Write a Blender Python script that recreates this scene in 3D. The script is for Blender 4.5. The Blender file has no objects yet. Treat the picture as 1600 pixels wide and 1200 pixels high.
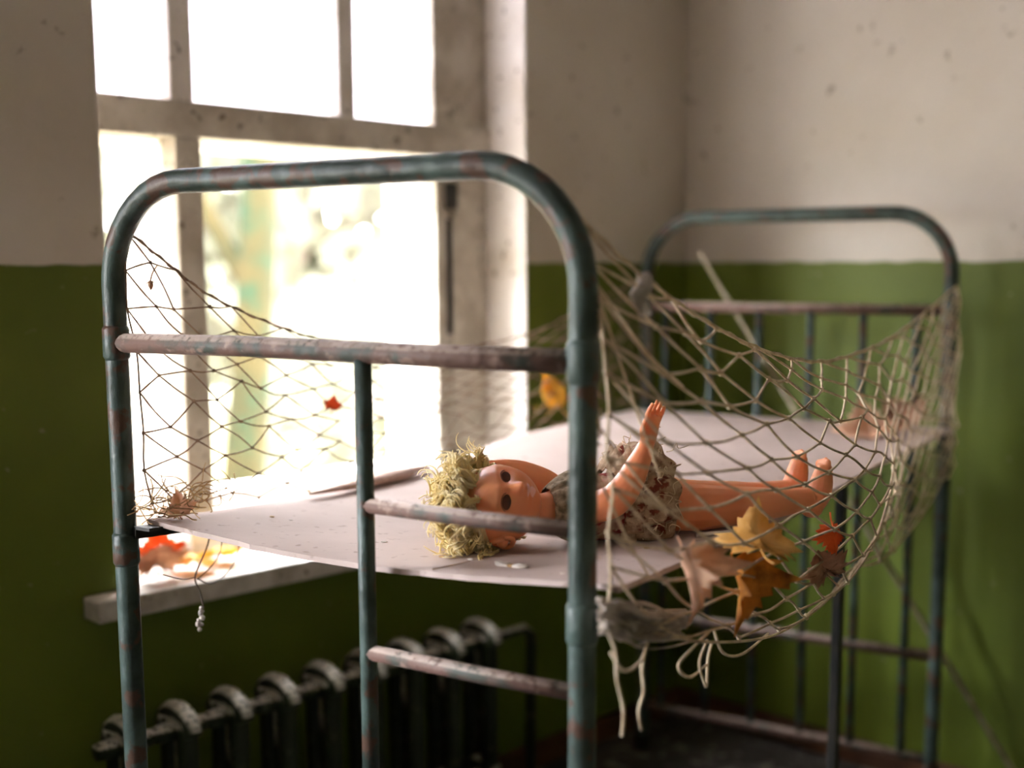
import bpy, bmesh, math, random
import numpy as np
from mathutils import Vector, Matrix, noise as mnoise

random.seed(7); rng = np.random.default_rng(7)
scene = bpy.context.scene
COL = scene.collection
PI = math.pi

# ------------------------------------------------------------------ camera
CAM = Vector((1.1758, -1.0192, 1.06))
YAW, PIT, ROLL, FPX = -0.5555, 0.1397, -0.0045, 1985.74
cam_d = bpy.data.cameras.new('camera'); cam = bpy.data.objects.new('camera', cam_d); COL.objects.link(cam)
Fw = Vector((math.sin(YAW)*math.cos(PIT), math.cos(YAW)*math.cos(PIT), -math.sin(PIT)))
Rt = Vector((math.cos(YAW), -math.sin(YAW), 0)); Up = Rt.cross(Fw)
R2 = Rt*math.cos(ROLL)+Up*math.sin(ROLL); U2 = -Rt*math.sin(ROLL)+Up*math.cos(ROLL)
m = Matrix((R2, U2, -Fw)).transposed().to_4x4(); m.translation = CAM
cam.matrix_world = m
cam_d.sensor_width = 36; cam_d.lens = FPX*36/1600; cam_d.shift_y = 92/1600
cam_d.clip_start = 0.05; cam_d.clip_end = 300
cam_d.dof.use_dof = True; cam_d.dof.focus_distance = 1.47; cam_d.dof.aperture_fstop = 1.9; cam_d.dof.aperture_blades = 0
scene.camera = cam

# ------------------------------------------------------------------ world: bright overcast sky
world = bpy.data.worlds.new('overcast_sky'); scene.world = world; world.use_nodes = True
wn = world.node_tree; bg = wn.nodes['Background']
bg.inputs[0].default_value = (0.955, 0.985, 1.05, 1); bg.inputs[1].default_value = 5.2
scene.view_settings.view_transform = 'Standard'; scene.view_settings.look = 'None'
scene.view_settings.gamma = 1; scene.view_settings.use_curve_mapping = False
scene.view_settings.exposure = 3.5
scene.cycles.use_denoising = True
scene.cycles.max_bounces = 10; scene.cycles.diffuse_bounces = 7; scene.cycles.transparent_max_bounces = 12
scene.cycles.sample_clamp_indirect = 6

# ------------------------------------------------------------------ room frame: t along window wall, d into the room, z up
ANG = math.radians(13.2)
Wv = Vector((math.sin(ANG), math.cos(ANG), 0)); Nv = Vector((math.cos(ANG), -math.sin(ANG), 0))
W0 = Vector((-.315, .297, 0)) - .05*Nv
def WP(t, d, z): return W0 + Wv*t + Nv*d + Vector((0, 0, z))
T1 = 1.42; T0 = -4.6; DEEP = 4.4; CEIL = 2.75; THK = .42; DADO = 1.062; SILL = .56; HEAD = 2.25
WINS = [(-.01, .906), (-2.3, -.80), (-3.7, -2.78)]
for i, (a, b) in enumerate(WINS):      # portals: guide the sky light through the window openings
    L = bpy.data.lights.new('window_portal', 'AREA'); L.shape = 'RECTANGLE'; L.size = b-a; L.size_y = HEAD-SILL
    L.cycles.is_portal = True
    o = bpy.data.objects.new('window_portal' if i == 0 else 'window_portal_offscreen', L); COL.objects.link(o)
    mm = Matrix((Wv, Vector((0, 0, 1)), Wv.cross(Vector((0, 0, 1))))).transposed()
    if (mm.col[2]).dot(Nv) > 0: mm = Matrix((-Wv, Vector((0, 0, 1)), (-Wv).cross(Vector((0, 0, 1))))).transposed()
    mm = mm.to_4x4(); mm.translation = WP((a+b)/2, -THK, (HEAD+SILL)/2); o.matrix_world = mm

# ------------------------------------------------------------------ helpers
def lin(c):
    return tuple(((v/255)/12.92 if v/255 <= .04045 else ((v/255+.055)/1.055)**2.4) for v in c) + (1,)

def mat(name, c1, c2=None, scale=20, rough=.7, bump=0, c3=None, s3=60, lo=.4, hi=.6, lo3=.58, hi3=.66, spec=.4, sss=0, dust=None, dust_amt=.6, trans=0):
    M = bpy.data.materials.new(name); M.use_nodes = True; nt = M.node_tree; b = nt.nodes['Principled BSDF']
    b.inputs['Roughness'].default_value = rough; b.inputs['Specular IOR Level'].default_value = spec
    tc = nt.nodes.new('ShaderNodeTexCoord')
    def N(sc, lo, hi, det=6, off=0):
        mp = nt.nodes.new('ShaderNodeMapping'); mp.inputs['Location'].default_value = (off, off*.7, off*1.3)
        nt.links.new(tc.outputs['Object'], mp.inputs[0])
        n = nt.nodes.new('ShaderNodeTexNoise'); n.inputs['Scale'].default_value = sc; n.inputs['Detail'].default_value = det
        nt.links.new(mp.outputs[0], n.inputs['Vector'])
        r = nt.nodes.new('ShaderNodeMapRange'); r.inputs[1].default_value = lo; r.inputs[2].default_value = hi
        nt.links.new(n.outputs[0], r.inputs[0]); return r.outputs[0], n.outputs[0]
    def mix(fac, a, bcol):
        x = nt.nodes.new('ShaderNodeMix'); x.data_type = 'RGBA'
        nt.links.new(fac, x.inputs[0])
        for k, v in ((6, a), (7, bcol)):
            if isinstance(v, tuple): x.inputs[k].default_value = v
            else: nt.links.new(v, x.inputs[k])
        return x.outputs[2]
    col = lin(c1); raw = None
    if c2:
        f, raw = N(scale, lo, hi); col = mix(f, col, lin(c2))
    if c3:
        f, _ = N(s3, lo3, hi3, 8, 3.7); col = mix(f, col, lin(c3))
    if dust:          # settled dust on faces that look up
        g = nt.nodes.new('ShaderNodeNewGeometry'); sx = nt.nodes.new('ShaderNodeSeparateXYZ'); nt.links.new(g.outputs['Normal'], sx.inputs[0])
        r = nt.nodes.new('ShaderNodeMapRange'); r.inputs[1].default_value = .3; r.inputs[2].default_value = .5; r.inputs[4].default_value = dust_amt
        nt.links.new(sx.outputs[2], r.inputs[0]); pf, _ = N(130, .34, .5, 8, 9.1)
        mu_ = nt.nodes.new('ShaderNodeMath'); mu_.operation = 'MULTIPLY'; nt.links.new(r.outputs[0], mu_.inputs[0]); nt.links.new(pf, mu_.inputs[1]); col = mix(mu_.outputs[0], col, lin(dust))
    if isinstance(col, tuple): b.inputs['Base Color'].default_value = col
    else: nt.links.new(col, b.inputs['Base Color'])
    if bump:
        bp = nt.nodes.new('ShaderNodeBump'); bp.inputs['Strength'].default_value = bump; bp.inputs['Distance'].default_value = .01
        n = nt.nodes.new('ShaderNodeTexNoise'); n.inputs['Scale'].default_value = scale*3; n.inputs['Detail'].default_value = 8
        nt.links.new(tc.outputs['Object'], n.inputs['Vector']); nt.links.new(n.outputs[0], bp.inputs['Height']); nt.links.new(bp.outputs[0], b.inputs['Normal'])
    if sss:
        b.inputs['Subsurface Weight'].default_value = sss; b.inputs['Subsurface Radius'].default_value = (1, .45, .2); b.inputs['Subsurface Scale'].default_value = .012
    if trans:
        tr = nt.nodes.new('ShaderNodeBsdfTranslucent'); ms = nt.nodes.new('ShaderNodeMixShader'); ms.inputs[0].default_value = trans
        if isinstance(col, tuple): tr.inputs[0].default_value = col
        else: nt.links.new(col, tr.inputs[0])
        out = nt.nodes['Material Output']
        nt.links.new(b.outputs[0], ms.inputs[1]); nt.links.new(tr.outputs[0], ms.inputs[2]); nt.links.new(ms.outputs[0], out.inputs[0])
    return M

class MB:
    """collects verts/faces; build() links ONE mesh object"""
    def __init__(s): s.v = []; s.f = []
    def add(s, V, F):
        o = len(s.v); s.v += [tuple(p) for p in V]; s.f += [tuple(i+o for i in q) for q in F]
    def box8(s, P): s.add(P, [(0, 3, 2, 1), (4, 5, 6, 7), (0, 1, 5, 4), (1, 2, 6, 5), (2, 3, 7, 6), (3, 0, 4, 7)])
    def box(s, x0, x1, y0, y1, z0, z1):
        s.box8([(x0, y0, z0), (x1, y0, z0), (x1, y1, z0), (x0, y1, z0), (x0, y0, z1), (x1, y0, z1), (x1, y1, z1), (x0, y1, z1)])
    def wbox(s, t0, t1, d0, d1, z0, z1):      # box in the room frame
        s.box8([WP(t0, d0, z0), WP(t0, d1, z0), WP(t1, d1, z0), WP(t1, d0, z0), WP(t0, d0, z1), WP(t0, d1, z1), WP(t1, d1, z1), WP(t1, d0, z1)])
    def tube(s, P, r, n=8, flat=1.0, cap=True):
        P = np.array([tuple(p) for p in P], float); k = len(P)
        rr = np.full(k, r) if np.isscalar(r) else np.array(r, float)
        T = np.gradient(P, axis=0); T /= np.maximum(np.linalg.norm(T, axis=1), 1e-9)[:, None]
        a = np.array([0, 0, 1.]) if abs(T[0][2]) < .9 else np.array([1., 0, 0])
        u = np.cross(T[0], a); u /= np.linalg.norm(u); V = []
        for i in range(k):
            u = u - T[i]*np.dot(u, T[i]); u /= max(np.linalg.norm(u), 1e-9); w = np.cross(T[i], u)
            for j in range(n):
                q = 2*PI*j/n; V.append(P[i]+rr[i]*(math.cos(q)*u+flat*math.sin(q)*w))
        F = [(i*n+j, i*n+(j+1) % n, (i+1)*n+(j+1) % n, (i+1)*n+j) for i in range(k-1) for j in range(n)]
        if cap: F += [tuple(range(n-1, -1, -1)), tuple((k-1)*n+j for j in range(n))]
        s.add(V, F)
    def loft(s, rings, cap=True):             # list of equal-length rings of points
        n = len(rings[0]); k = len(rings); V = [p for r in rings for p in r]
        F = [(i*n+j, i*n+(j+1) % n, (i+1)*n+(j+1) % n, (i+1)*n+j) for i in range(k-1) for j in range(n)]
        if cap: F += [tuple(range(n-1, -1, -1)), tuple((k-1)*n+j for j in range(n))]
        s.add(V, F)
    def blob(s, c, r, seg=8, ring=6, jit=0):
        c = np.array(c); r = np.array(r)*np.ones(3); V = []
        for i in range(1, ring):
            th = PI*i/ring
            for j in range(seg):
                ph = 2*PI*j/seg; k = 1+jit*(random.random()-.5)
                V.append(c+r*k*np.array([math.sin(th)*math.cos(ph), math.sin(th)*math.sin(ph), math.cos(th)]))
        b = len(V); V += [c+r*np.array([0, 0, 1]), c-r*np.array([0, 0, 1])]
        F = [(i*seg+j, (i+1)*seg+j, (i+1)*seg+(j+1) % seg, i*seg+(j+1) % seg) for i in range(ring-2) for j in range(seg)]
        F += [(b, j, (j+1) % seg) for j in range(seg)] + [(b+1, (ring-2)*seg+(j+1) % seg, (ring-2)*seg+j) for j in range(seg)]
        s.add(V, F)
    def build(s, name, material, parent=None, smooth=True, label=None, kind=None):
        me = bpy.data.meshes.new(name); me.from_pydata(s.v, [], s.f); me.update()
        bm = bmesh.new(); bm.from_mesh(me); bmesh.ops.recalc_face_normals(bm, faces=bm.faces[:]); bm.to_mesh(me); bm.free()
        if smooth: me.polygons.foreach_set('use_smooth', [True]*len(me.polygons))
        o = bpy.data.objects.new(name, me); COL.objects.link(o); me.materials.append(material)
        if parent is not None:
            o.parent = parent; o.matrix_parent_inverse = parent.matrix_world.inverted() if False else Matrix.Translation(-Vector(parent.location))
        if label: o['label'] = label
        if kind: o['kind'] = kind
        return o
def thing(name, label, cat, loc=(0, 0, 0), group=None):
    o = bpy.data.objects.new(name, None); COL.objects.link(o); o.location = loc; o.empty_display_size = .05
    o['label'] = label; o['category'] = cat
    if group: o['group'] = group
    return o
def tag(o, label, cat, group=None):
    o['label'] = label; o['category'] = cat
    if group: o['group'] = group
    return o
def bevel(o, w=.004, seg=2):
    b = o.modifiers.new('bevel', 'BEVEL'); b.width = w; b.segments = seg; b.limit_method = 'ANGLE'; return o
def smooth(P, sub=6, closed=False):           # Catmull-Rom through points
    P = [np.array(tuple(p), float) for p in P]; Q = [2*P[0]-P[1]]+P+[2*P[-1]-P[-2]]; out = []
    for i in range(1, len(Q)-2):
        for j in range(sub):
            t = j/sub; a, b, c, d = Q[i-1], Q[i], Q[i+1], Q[i+2]
            out.append(.5*((2*b)+(-a+c)*t+(2*a-5*b+4*c-d)*t*t+(-a+3*b-3*c+d)*t**3))
    out.append(P[-1]); return np.array(out)
def rinterp(v, n): return np.interp(np.linspace(0, 1, n), np.linspace(0, 1, len(v)), v)

# ------------------------------------------------------------------ materials
M_white = mat('old_white_gloss_paint', (226, 219, 212), (196, 184, 168), 9, .55, .15, (120, 104, 88), 45, lo=.45, hi=.75, lo3=.64, hi3=.7)
M_greyw = mat('weathered_white_painted_shade', (208, 200, 186), (180, 170, 154), 14, .7, .3, (120, 108, 90), 40, lo3=.62, hi3=.7)  # worn white frame paint, greyed to paint in shade on the backlit parts
M_sill = mat('dusty_white_sill', (214, 208, 200), (180, 172, 160), 18, .7, .2, (130, 118, 104), 60, lo3=.62, hi3=.72)
M_floor = mat('bare_screed', (86, 80, 76), (66, 60, 58), 6, .85, .3, (140, 134, 126), 30)
M_ceil = mat('old_whitewash', (186, 180, 176), (160, 152, 146), 3, .9, .15)
def wall_mat():
    M = bpy.data.materials.new('wall_paint_two_tone'); M.use_nodes = True; nt = M.node_tree; b = nt.nodes['Principled BSDF']; b.inputs['Roughness'].default_value = .55
    b.inputs['Specular IOR Level'].default_value = .3
    tc = nt.nodes.new('ShaderNodeTexCoord'); sep = nt.nodes.new('ShaderNodeSeparateXYZ'); nt.links.new(tc.outputs['Object'], sep.inputs[0])
    def noi(sc, lo, hi):
        n = nt.nodes.new('ShaderNodeTexNoise'); n.inputs['Scale'].default_value = sc; n.inputs['Detail'].default_value = 8
        nt.links.new(tc.outputs['Object'], n.inputs['Vector']); r = nt.nodes.new('ShaderNodeMapRange'); r.inputs[1].default_value = lo; r.inputs[2].default_value = hi
        nt.links.new(n.outputs[0], r.inputs[0]); return r.outputs[0]
    def mix(f, a, c):
        x = nt.nodes.new('ShaderNodeMix'); x.data_type = 'RGBA'; nt.links.new(f, x.inputs[0])
        for k, v in ((6, a), (7, c)):
            if isinstance(v, tuple): x.inputs[k].default_value = v
            else: nt.links.new(v, x.inputs[k])
        return x.outputs[2]
    green = mix(noi(3, .35, .7), lin((106, 120, 36)), lin((86, 100, 28)))
    green = mix(noi(40, .68, .74), green, lin((132, 134, 92)))
    cream = mix(noi(2.5, .35, .7), lin((212, 204, 192)), lin((194, 184, 168)))
    cream = mix(noi(30, .66, .74), cream, lin((150, 138, 120)))
    wob = noi(14, 0, 1); ad = nt.nodes.new('ShaderNodeMath'); ad.operation = 'MULTIPLY_ADD'; ad.inputs[1].default_value = .012; nt.links.new(wob, ad.inputs[0]); nt.links.new(sep.outputs[2], ad.inputs[2])
    st = nt.nodes.new('ShaderNodeMapRange'); st.inputs[1].default_value = DADO+.004; st.inputs[2].default_value = DADO+.008; nt.links.new(ad.outputs[0], st.inputs[0])
    nt.links.new(mix(st.outputs[0], green, cream), b.inputs['Base Color'])
    bp = nt.nodes.new('ShaderNodeBump'); bp.inputs['Strength'].default_value = .15; bp.inputs['Distance'].default_value = .01
    n = nt.nodes.new('ShaderNodeTexNoise'); n.inputs['Scale'].default_value = 35; nt.links.new(tc.outputs['Object'], n.inputs['Vector']); nt.links.new(n.outputs[0], bp.inputs['Height']); nt.links.new(bp.outputs[0], b.inputs['Normal'])
    return M
M_wall = wall_mat()
M_pipe = mat('peeling_teal_paint_on_steel', (72, 88, 82), (42, 54, 48), 16, .45, .3, (80, 58, 46), 34, lo3=.54, hi3=.6)
M_rail = mat('rusty_brown_steel_rail', (104, 78, 68), (66, 70, 62), 20, .6, .4, (140, 116, 104), 55, lo=.5, hi=.62, dust=(190, 172, 160), dust_amt=.6)
M_iron = mat('black_iron', (30, 32, 30), (46, 42, 36), 30, .6, .2)
M_board = mat('dusty_plywood', (196, 178, 170), (184, 166, 157), 5, .85, .12, (160, 142, 132), 70, lo3=.62, hi3=.72, spec=.15)
M_net = mat('dusty_net_cord', (226, 208, 178), (196, 172, 140), 60, .9, 0)
M_netl = mat('thin_brown_net_cord', (172, 146, 122), (130, 104, 86), 60, .9, 0)

# ------------------------------------------------------------------ room shell
def struct(o): o['kind'] = 'structure'; return o
mb = MB(); mb.wbox(T0-.3, T1+.3, 0-THK, DEEP+.3, -.12, 0); struct(mb.build('floor', M_floor, smooth=False))
mb = MB(); mb.wbox(T0-.3, T1+.3, -THK, DEEP+.3, CEIL, CEIL+.15); struct(mb.build('ceiling', M_ceil, smooth=False))
mb = MB(); mb.wbox(T0-.3, T1+.3, -THK, 0, 0, SILL-.035); mb.wbox(T0-.3, T1+.3, -THK, 0, HEAD, CEIL)
edges = [T0-.3] + [e for a, b in sorted(WINS) for e in (a, b)] + [T1+.3]
for i in range(0, len(edges), 2): mb.wbox(edges[i], edges[i+1], -THK, 0, SILL-.035, HEAD)
struct(mb.build('wall_window_side', M_wall, smooth=False))
mb = MB(); mb.wbox(T1, T1+.2, 0, DEEP, 0, CEIL); struct(mb.build('wall_far', M_wall, smooth=False))
mb = MB(); mb.wbox(T0-.2, T0, 0, DEEP, 0, CEIL); struct(mb.build('wall_near', M_wall, smooth=False))
mb = MB(); mb.wbox(T0, T1, DEEP, DEEP+.2, 0, CEIL); struct(mb.build('wall_inner', M_wall, smooth=False))
M_base = mat('brown_baseboard_paint', (96, 62, 40), (78, 50, 34), 12, .6, .1)
mb = MB(); mb.wbox(T1-.018, T1, 0, DEEP, 0, .055); struct(bevel(mb.build('baseboard_far', M_base, smooth=False), .004))
mb = MB(); mb.wbox(T0, T1-.018, 0, .018, 0, .055); struct(bevel(mb.build('baseboard_window_side', M_base, smooth=False), .004))

# windows: deep double frame, lower lights without glass, upper lights still glazed and grimy
M_grime = bpy.data.materials.new('grimy_glass'); M_grime.use_nodes = True
nt = M_grime.node_tree; b = nt.nodes['Principled BSDF']; b.inputs['Base Color'].default_value = lin((190, 186, 190)); b.inputs['Roughness'].default_value = .8
tr = nt.nodes.new('ShaderNodeBsdfTranslucent'); tr.inputs[0].default_value = lin((225, 220, 222))
tp = nt.nodes.new('ShaderNodeBsdfTransparent'); tp.inputs[0].default_value = lin((205, 205, 210))
m1 = nt.nodes.new('ShaderNodeMixShader'); m1.inputs[0].default_value = .75; m2 = nt.nodes.new('ShaderNodeMixShader')
nz = nt.nodes.new('ShaderNodeTexNoise'); nz.inputs['Scale'].default_value = 6; nz.inputs['Detail'].default_value = 7; tcn = nt.nodes.new('ShaderNodeTexCoord'); nt.links.new(tcn.outputs['Object'], nz.inputs['Vector'])
mr = nt.nodes.new('ShaderNodeMapRange'); mr.inputs[1].default_value = .3; mr.inputs[2].default_value = .75; mr.inputs[3].default_value = .15; mr.inputs[4].default_value = .7; nt.links.new(nz.outputs[0], mr.inputs[0])
nt.links.new(b.outputs[0], m1.inputs[1]); nt.links.new(tr.outputs[0], m1.inputs[2]); nt.links.new(mr.outputs[0], m2.inputs[0]); nt.links.new(m1.outputs[0], m2.inputs[1]); nt.links.new(tp.outputs[0], m2.inputs[2])
nt.links.new(m2.outputs[0], nt.nodes['Material Output'].inputs[0])

TRZ = 1.27
def fbox(mbx, t0, t1, D0, D1, z0, z1): mbx.wbox(t0, t1, -D1, -D0, z0, z1)
for i, (a, b_) in enumerate(WINS):
    root = struct(bpy.data.objects.new('window_%d' % (i+1), None)); COL.objects.link(root); root.location = WP((a+b_)/2, -.2, SILL)
    def part(name, boxes, mt=M_white, bv=.004):
        q = MB()
        for x in boxes: fbox(q, *x)
        return bevel(q.build(name, mt, root, smooth=False), bv)
    jr = a+.765 if i == 0 else b_-.13
    jl = a+.035
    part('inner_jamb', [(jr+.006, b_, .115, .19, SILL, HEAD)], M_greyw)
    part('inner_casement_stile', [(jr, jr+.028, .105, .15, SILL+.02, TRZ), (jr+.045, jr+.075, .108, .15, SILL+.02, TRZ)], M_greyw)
    part('hinge', [(jr+.024, jr+.05, .095, .118, .62, .67)], M_iron, .002); part('hinge', [(jr+.024, jr+.05, .095, .118, 1.17, 1.22)], M_iron, .002); part('gap_shade_strip', [(jr+.028, jr+.045, .108, .116, .92, 1.15)], M_iron, .001)  # black strip paints in the shade of the gap between the stiles
    part('box_lining', [(jr+.045, b_, .19, .28, SILL, HEAD), (a, jl-.01, .19, .28, SILL, HEAD)])
    part('outer_jamb', [(jr+.06, b_, .28, .34, SILL, HEAD)])
    part('inner_jamb', [(a, jl, .115, .19, SILL, HEAD)]); part('outer_jamb', [(a, jl, .28, .35, SILL, HEAD)])
    mu = a+.19
    part('reveal_lining', [(b_-.006, b_, .0, .115, SILL, HEAD)]); part('reveal_lining', [(a, a+.006, .0, .115, SILL, HEAD)])
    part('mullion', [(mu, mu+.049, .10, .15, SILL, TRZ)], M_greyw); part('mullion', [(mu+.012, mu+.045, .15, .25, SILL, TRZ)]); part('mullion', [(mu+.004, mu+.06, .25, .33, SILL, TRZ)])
    part('bottom_rail', [(jl, jr+.07, .28, .35, SILL, SILL+.075)]); part('bottom_rail', [(jl, jr, .12, .18, SILL, SILL+.03)])
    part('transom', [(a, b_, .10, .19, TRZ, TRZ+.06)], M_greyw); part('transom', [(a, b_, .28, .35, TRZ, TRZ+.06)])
    part('head_rail', [(a, b_, .11, .35, HEAD-.06, HEAD)])
    part('glazing_bar', [(mu, mu+.045, .11, .17, TRZ+.06, HEAD-.06)]); part('glazing_bar', [(jl+.5, jl+.54, .11, .17, TRZ+.06, HEAD-.06)])
    for (p0, p1) in ((jl, mu), (mu+.045, jl+.5), (jl+.54, jr)): part('pane', [(p0, p1, .135, .139, TRZ+.06, HEAD-.06)], M_grime, 0)
    part('window_sill', [(a-.06, b_+.0 if i == 0 else b_+.06, -.05, .0, SILL-.035, SILL), (a, b_, 0, THK, SILL-.035, SILL)], M_sill)

# ------------------------------------------------------------------ outside: ground, trees
M_gr = mat('pale_autumn_grass', (128, 120, 84), (104, 98, 66), 2, .95, 0)
mb = MB(); N = 24
V = []; 
for i in range(N+1):
    for j in range(N+1):
        t = -25+60*i/N; d = -THK-.02-45*j/N; z = -.35+.25*mnoise.noise(Vector((t*.2, d*.2, 0)))*min(1, j/3); V.append(WP(t, d, z))
mb.add(V, [(i*(N+1)+j, (i+1)*(N+1)+j, (i+1)*(N+1)+j+1, i*(N+1)+j+1) for i in range(N) for j in range(N)])
o = mb.build('ground_outside', M_gr); o['kind'] = 'structure'
M_bark = mat('mossy_bark', (46, 39, 20), (36, 34, 18), 5, .9, .5, (26, 38, 24), 7, lo3=.52, hi3=.62, spec=.1)
M_leafo = mat('pale_yellow_leaves', (112, 106, 90), (98, 98, 80), 1.2, .9, 0, (114, 98, 90), 2.5, trans=.4)
def ray(x, y): return Fw + R2*((x-800)/FPX) + U2*((692-y)/FPX)
def atdist(x, y, dist): return CAM + ray(x, y)*dist     # depth along the optical axis, in metres
def atplane(x, y, p, nrm):
    d = ray(x, y); return CAM + d*((Vector(p)-CAM).dot(nrm)/d.dot(nrm))
def tree(name, label, base, h, r, lean, branches, crown=None, seed=1, group=None):
    root = thing(name, label, 'tree', base, group); base = Vector(base); q = MB()
    top = base+Vector(lean)*h+Vector((0, 0, h)); tk = smooth([base-Vector((0, 0, .1)), base.lerp(top, .3)+Vector((.02, 0, 0)), base.lerp(top, .6)-Vector((.03, 0, 0)), top], 6)
    q.tube(tk, rinterp([r*1.25, r, r*.85, r*.45], len(tk)), 10); tr_ = q.build('trunk', M_bark, root)
    rr = random.Random(seed)
    for (f, dv, ln, br) in branches:
        p = base.lerp(top, f); dv = Vector(dv).normalized(); q = MB()
        bk = smooth([p, p+dv*ln*.4+Vector((0, 0, .05*ln)), p+dv*ln+Vector((0, 0, .2*ln))], 5); q.tube(bk, rinterp([br, br*.8, br*.3], len(bk)), 7); q.build('branch', M_bark, root)
    if crown:
        q = MB(); n, cr, cz = crown
        for k in range(n):
            u = Vector((rr.gauss(0, 1), rr.gauss(0, 1), rr.gauss(0, .8))).normalized()*(rr.random()**.4)
            c = base.lerp(top, cz)+Vector((u.x*cr, u.y*cr, u.z*cr*.9)); e1 = Vector((rr.gauss(0, 1), rr.gauss(0, 1), rr.gauss(0, 1))).normalized(); e2 = e1.orthogonal().normalized(); s_ = rr.uniform(.07, .14)*cr/1.5
            q.add([c-e1*s_, c+e2*s_*.6, c+e1*s_, c-e2*s_*.6], [(0, 1, 2, 3)])
        q.build('foliage', M_leafo, root, smooth=False)
tb = atdist(374, 760, 5.2); tt = atdist(408, 250, 5.2)
gb = tb + (tb-tt)*((tb.z+.4)/(tt.z-tb.z)); hgt = 4.2; ln_ = (tt-tb)/(tt.z-tb.z)
fork = atdist(385, 440, 5.2); ff = (fork.z-gb.z)/hgt
tree('leaning_tree', 'mossy forked tree trunk standing close outside the window', gb, hgt, .080, (ln_.x, ln_.y, 0), [(ff-.01, atdist(325, 345, 5.2)-fork, 1.0, .045), (.62, (.5, .3, .6), 1.1, .03), (.75, (-.5, .2, .6), 1.0, .03)], (260, .8, 1.02), 3)
# garden hedge-row of dense autumn trees; one stands straight behind the leaning trunk
def leafball(q, c0, rad, n, sz, rr):
    for _ in range(n):
        u = Vector((rr.gauss(0, 1), rr.gauss(0, 1), rr.gauss(0, 1))).normalized()*(rr.random()**.33); c = c0+Vector((u.x*rad[0], u.y*rad[0], u.z*rad[1]))
        e1 = Vector((rr.gauss(0, 1), rr.gauss(0, 1), rr.gauss(0, 1))).normalized(); e2 = e1.orthogonal().normalized(); s_ = sz*rr.uniform(.7, 1.3)
        q.add([c-e1*s_, c+e2*s_*.6, c+e1*s_, c-e2*s_*.6], [(0, 1, 2, 3)])
ctr = atdist(480, 420, 11.5); tct = (ctr-W0).dot(Wv); tcd = (ctr-W0).dot(Nv)
tl_ = ['dense pale autumn tree seen through the window behind the leaning trunk', 'tall pale garden tree beside the one seen through the window', 'pale garden tree at the far end of the row outside', 'rounded garden tree outside the second window', 'garden tree outside the rear window']
for k, (dt, dd) in enumerate(((0, 0), (5.2, -.6), (10.6, .4), (-5.3, .5), (-10.6, -.4))):
    base = WP(tct+dt, tcd+dd, -.35); root = thing('autumn_tree', tl_[k], 'tree', tuple(base), 'garden trees outside the window'); rr = random.Random(60+k)
    q = MB(); tk = smooth([base, base+Vector((.1, 0, 1.5)), base+Vector((-.05, .1, 2.6)), base+Vector((.1, 0, 3.9))], 5); q.tube(tk, rinterp([.2, .16, .12, .05], len(tk)), 9); q.build('trunk', M_bark, root)
    for j in range(5):
        an = j*1.3+k; p = Vector(tk[5+2*j]); q = MB(); bk = smooth([p, p+Vector((math.cos(an)*.7, math.sin(an)*.7, .5)), p+Vector((math.cos(an)*1.6, math.sin(an)*1.6, .9))], 4); q.tube(bk, rinterp([.06, .04, .015], len(bk)), 6); q.build('branch', M_bark, root)
    q = MB(); leafball(q, base+Vector((0, 0, 2.2)), (2.45, 2.1), 3600, .15, rr); q.build('foliage', M_leafo, root, smooth=False)
bl = ['low leafy bush in the garden by the leaning trunk', 'low garden bush beyond the second window', 'low garden bush outside toward the wall corner']
for k, (dt, dd) in enumerate(((-2.2, 4.0), (-7, 4.2), (3.4, 4.0))):
    q = MB(); leafball(q, WP(tct+dt, tcd+dd, .35), (1.0, .75), 1100, .08, random.Random(80+k)); tag(q.build('garden_bush', M_leafo, smooth=False), bl[k], 'bush', 'garden bushes outside the window')

# ------------------------------------------------------------------ radiator under the sill
M_rad = mat('dusty_green_radiator', (40, 50, 26), (30, 38, 20), 14, .6, .3, (70, 68, 52), 30, lo3=.58, hi3=.68, dust=(210, 204, 190), dust_amt=.9)
rt_ = thing('radiator', 'old green cast-iron radiator with dusty tops under the window sill', 'radiator', WP(.35, .07, 0))
def section(tc):
    q = MB()
    for dd in (.035, .085):
        q.tube([WP(tc, dd, .07), WP(tc, dd, .2), WP(tc, dd, .34), WP(tc, dd, .365)], [.017, .016, .017, .018], 8)
    for zz in (.085, .355):
        arc = smooth([WP(tc, .015, zz-.012), WP(tc, .03, zz+.012), WP(tc, .06, zz+.022), WP(tc, .09, zz+.012), WP(tc, .105, zz-.012)], 5); q.tube(arc, .015, 8)
        q.tube([WP(tc-.046, .06, zz-.01), WP(tc-.03, .06, zz-.01), WP(tc+.03, .06, zz-.01), WP(tc+.046, .06, zz-.01)], [.013, .016, .016, .013], 8)
    q.wbox(tc-.004, tc+.004, .03, .09, .09, .35)
    return q
sec = section(0); base_o = None
for k in range(9):
    if base_o is None:
        base_o = sec.build('radiator_section', M_rad, rt_); oo = base_o
    else: oo = base_o.copy(); COL.objects.link(oo)
    oo.location = Vector(oo.location) + Wv*(.68-.0925*k) if False else Wv*(.68-.0925*k)+Nv*.03
q = MB(); q.tube([WP(.73, .09, .345), WP(.80, .09, .345), WP(.82, .09, .33), WP(.82, .09, 0)], .011, 8); q.build('supply_pipe', M_rad, rt_)

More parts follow.
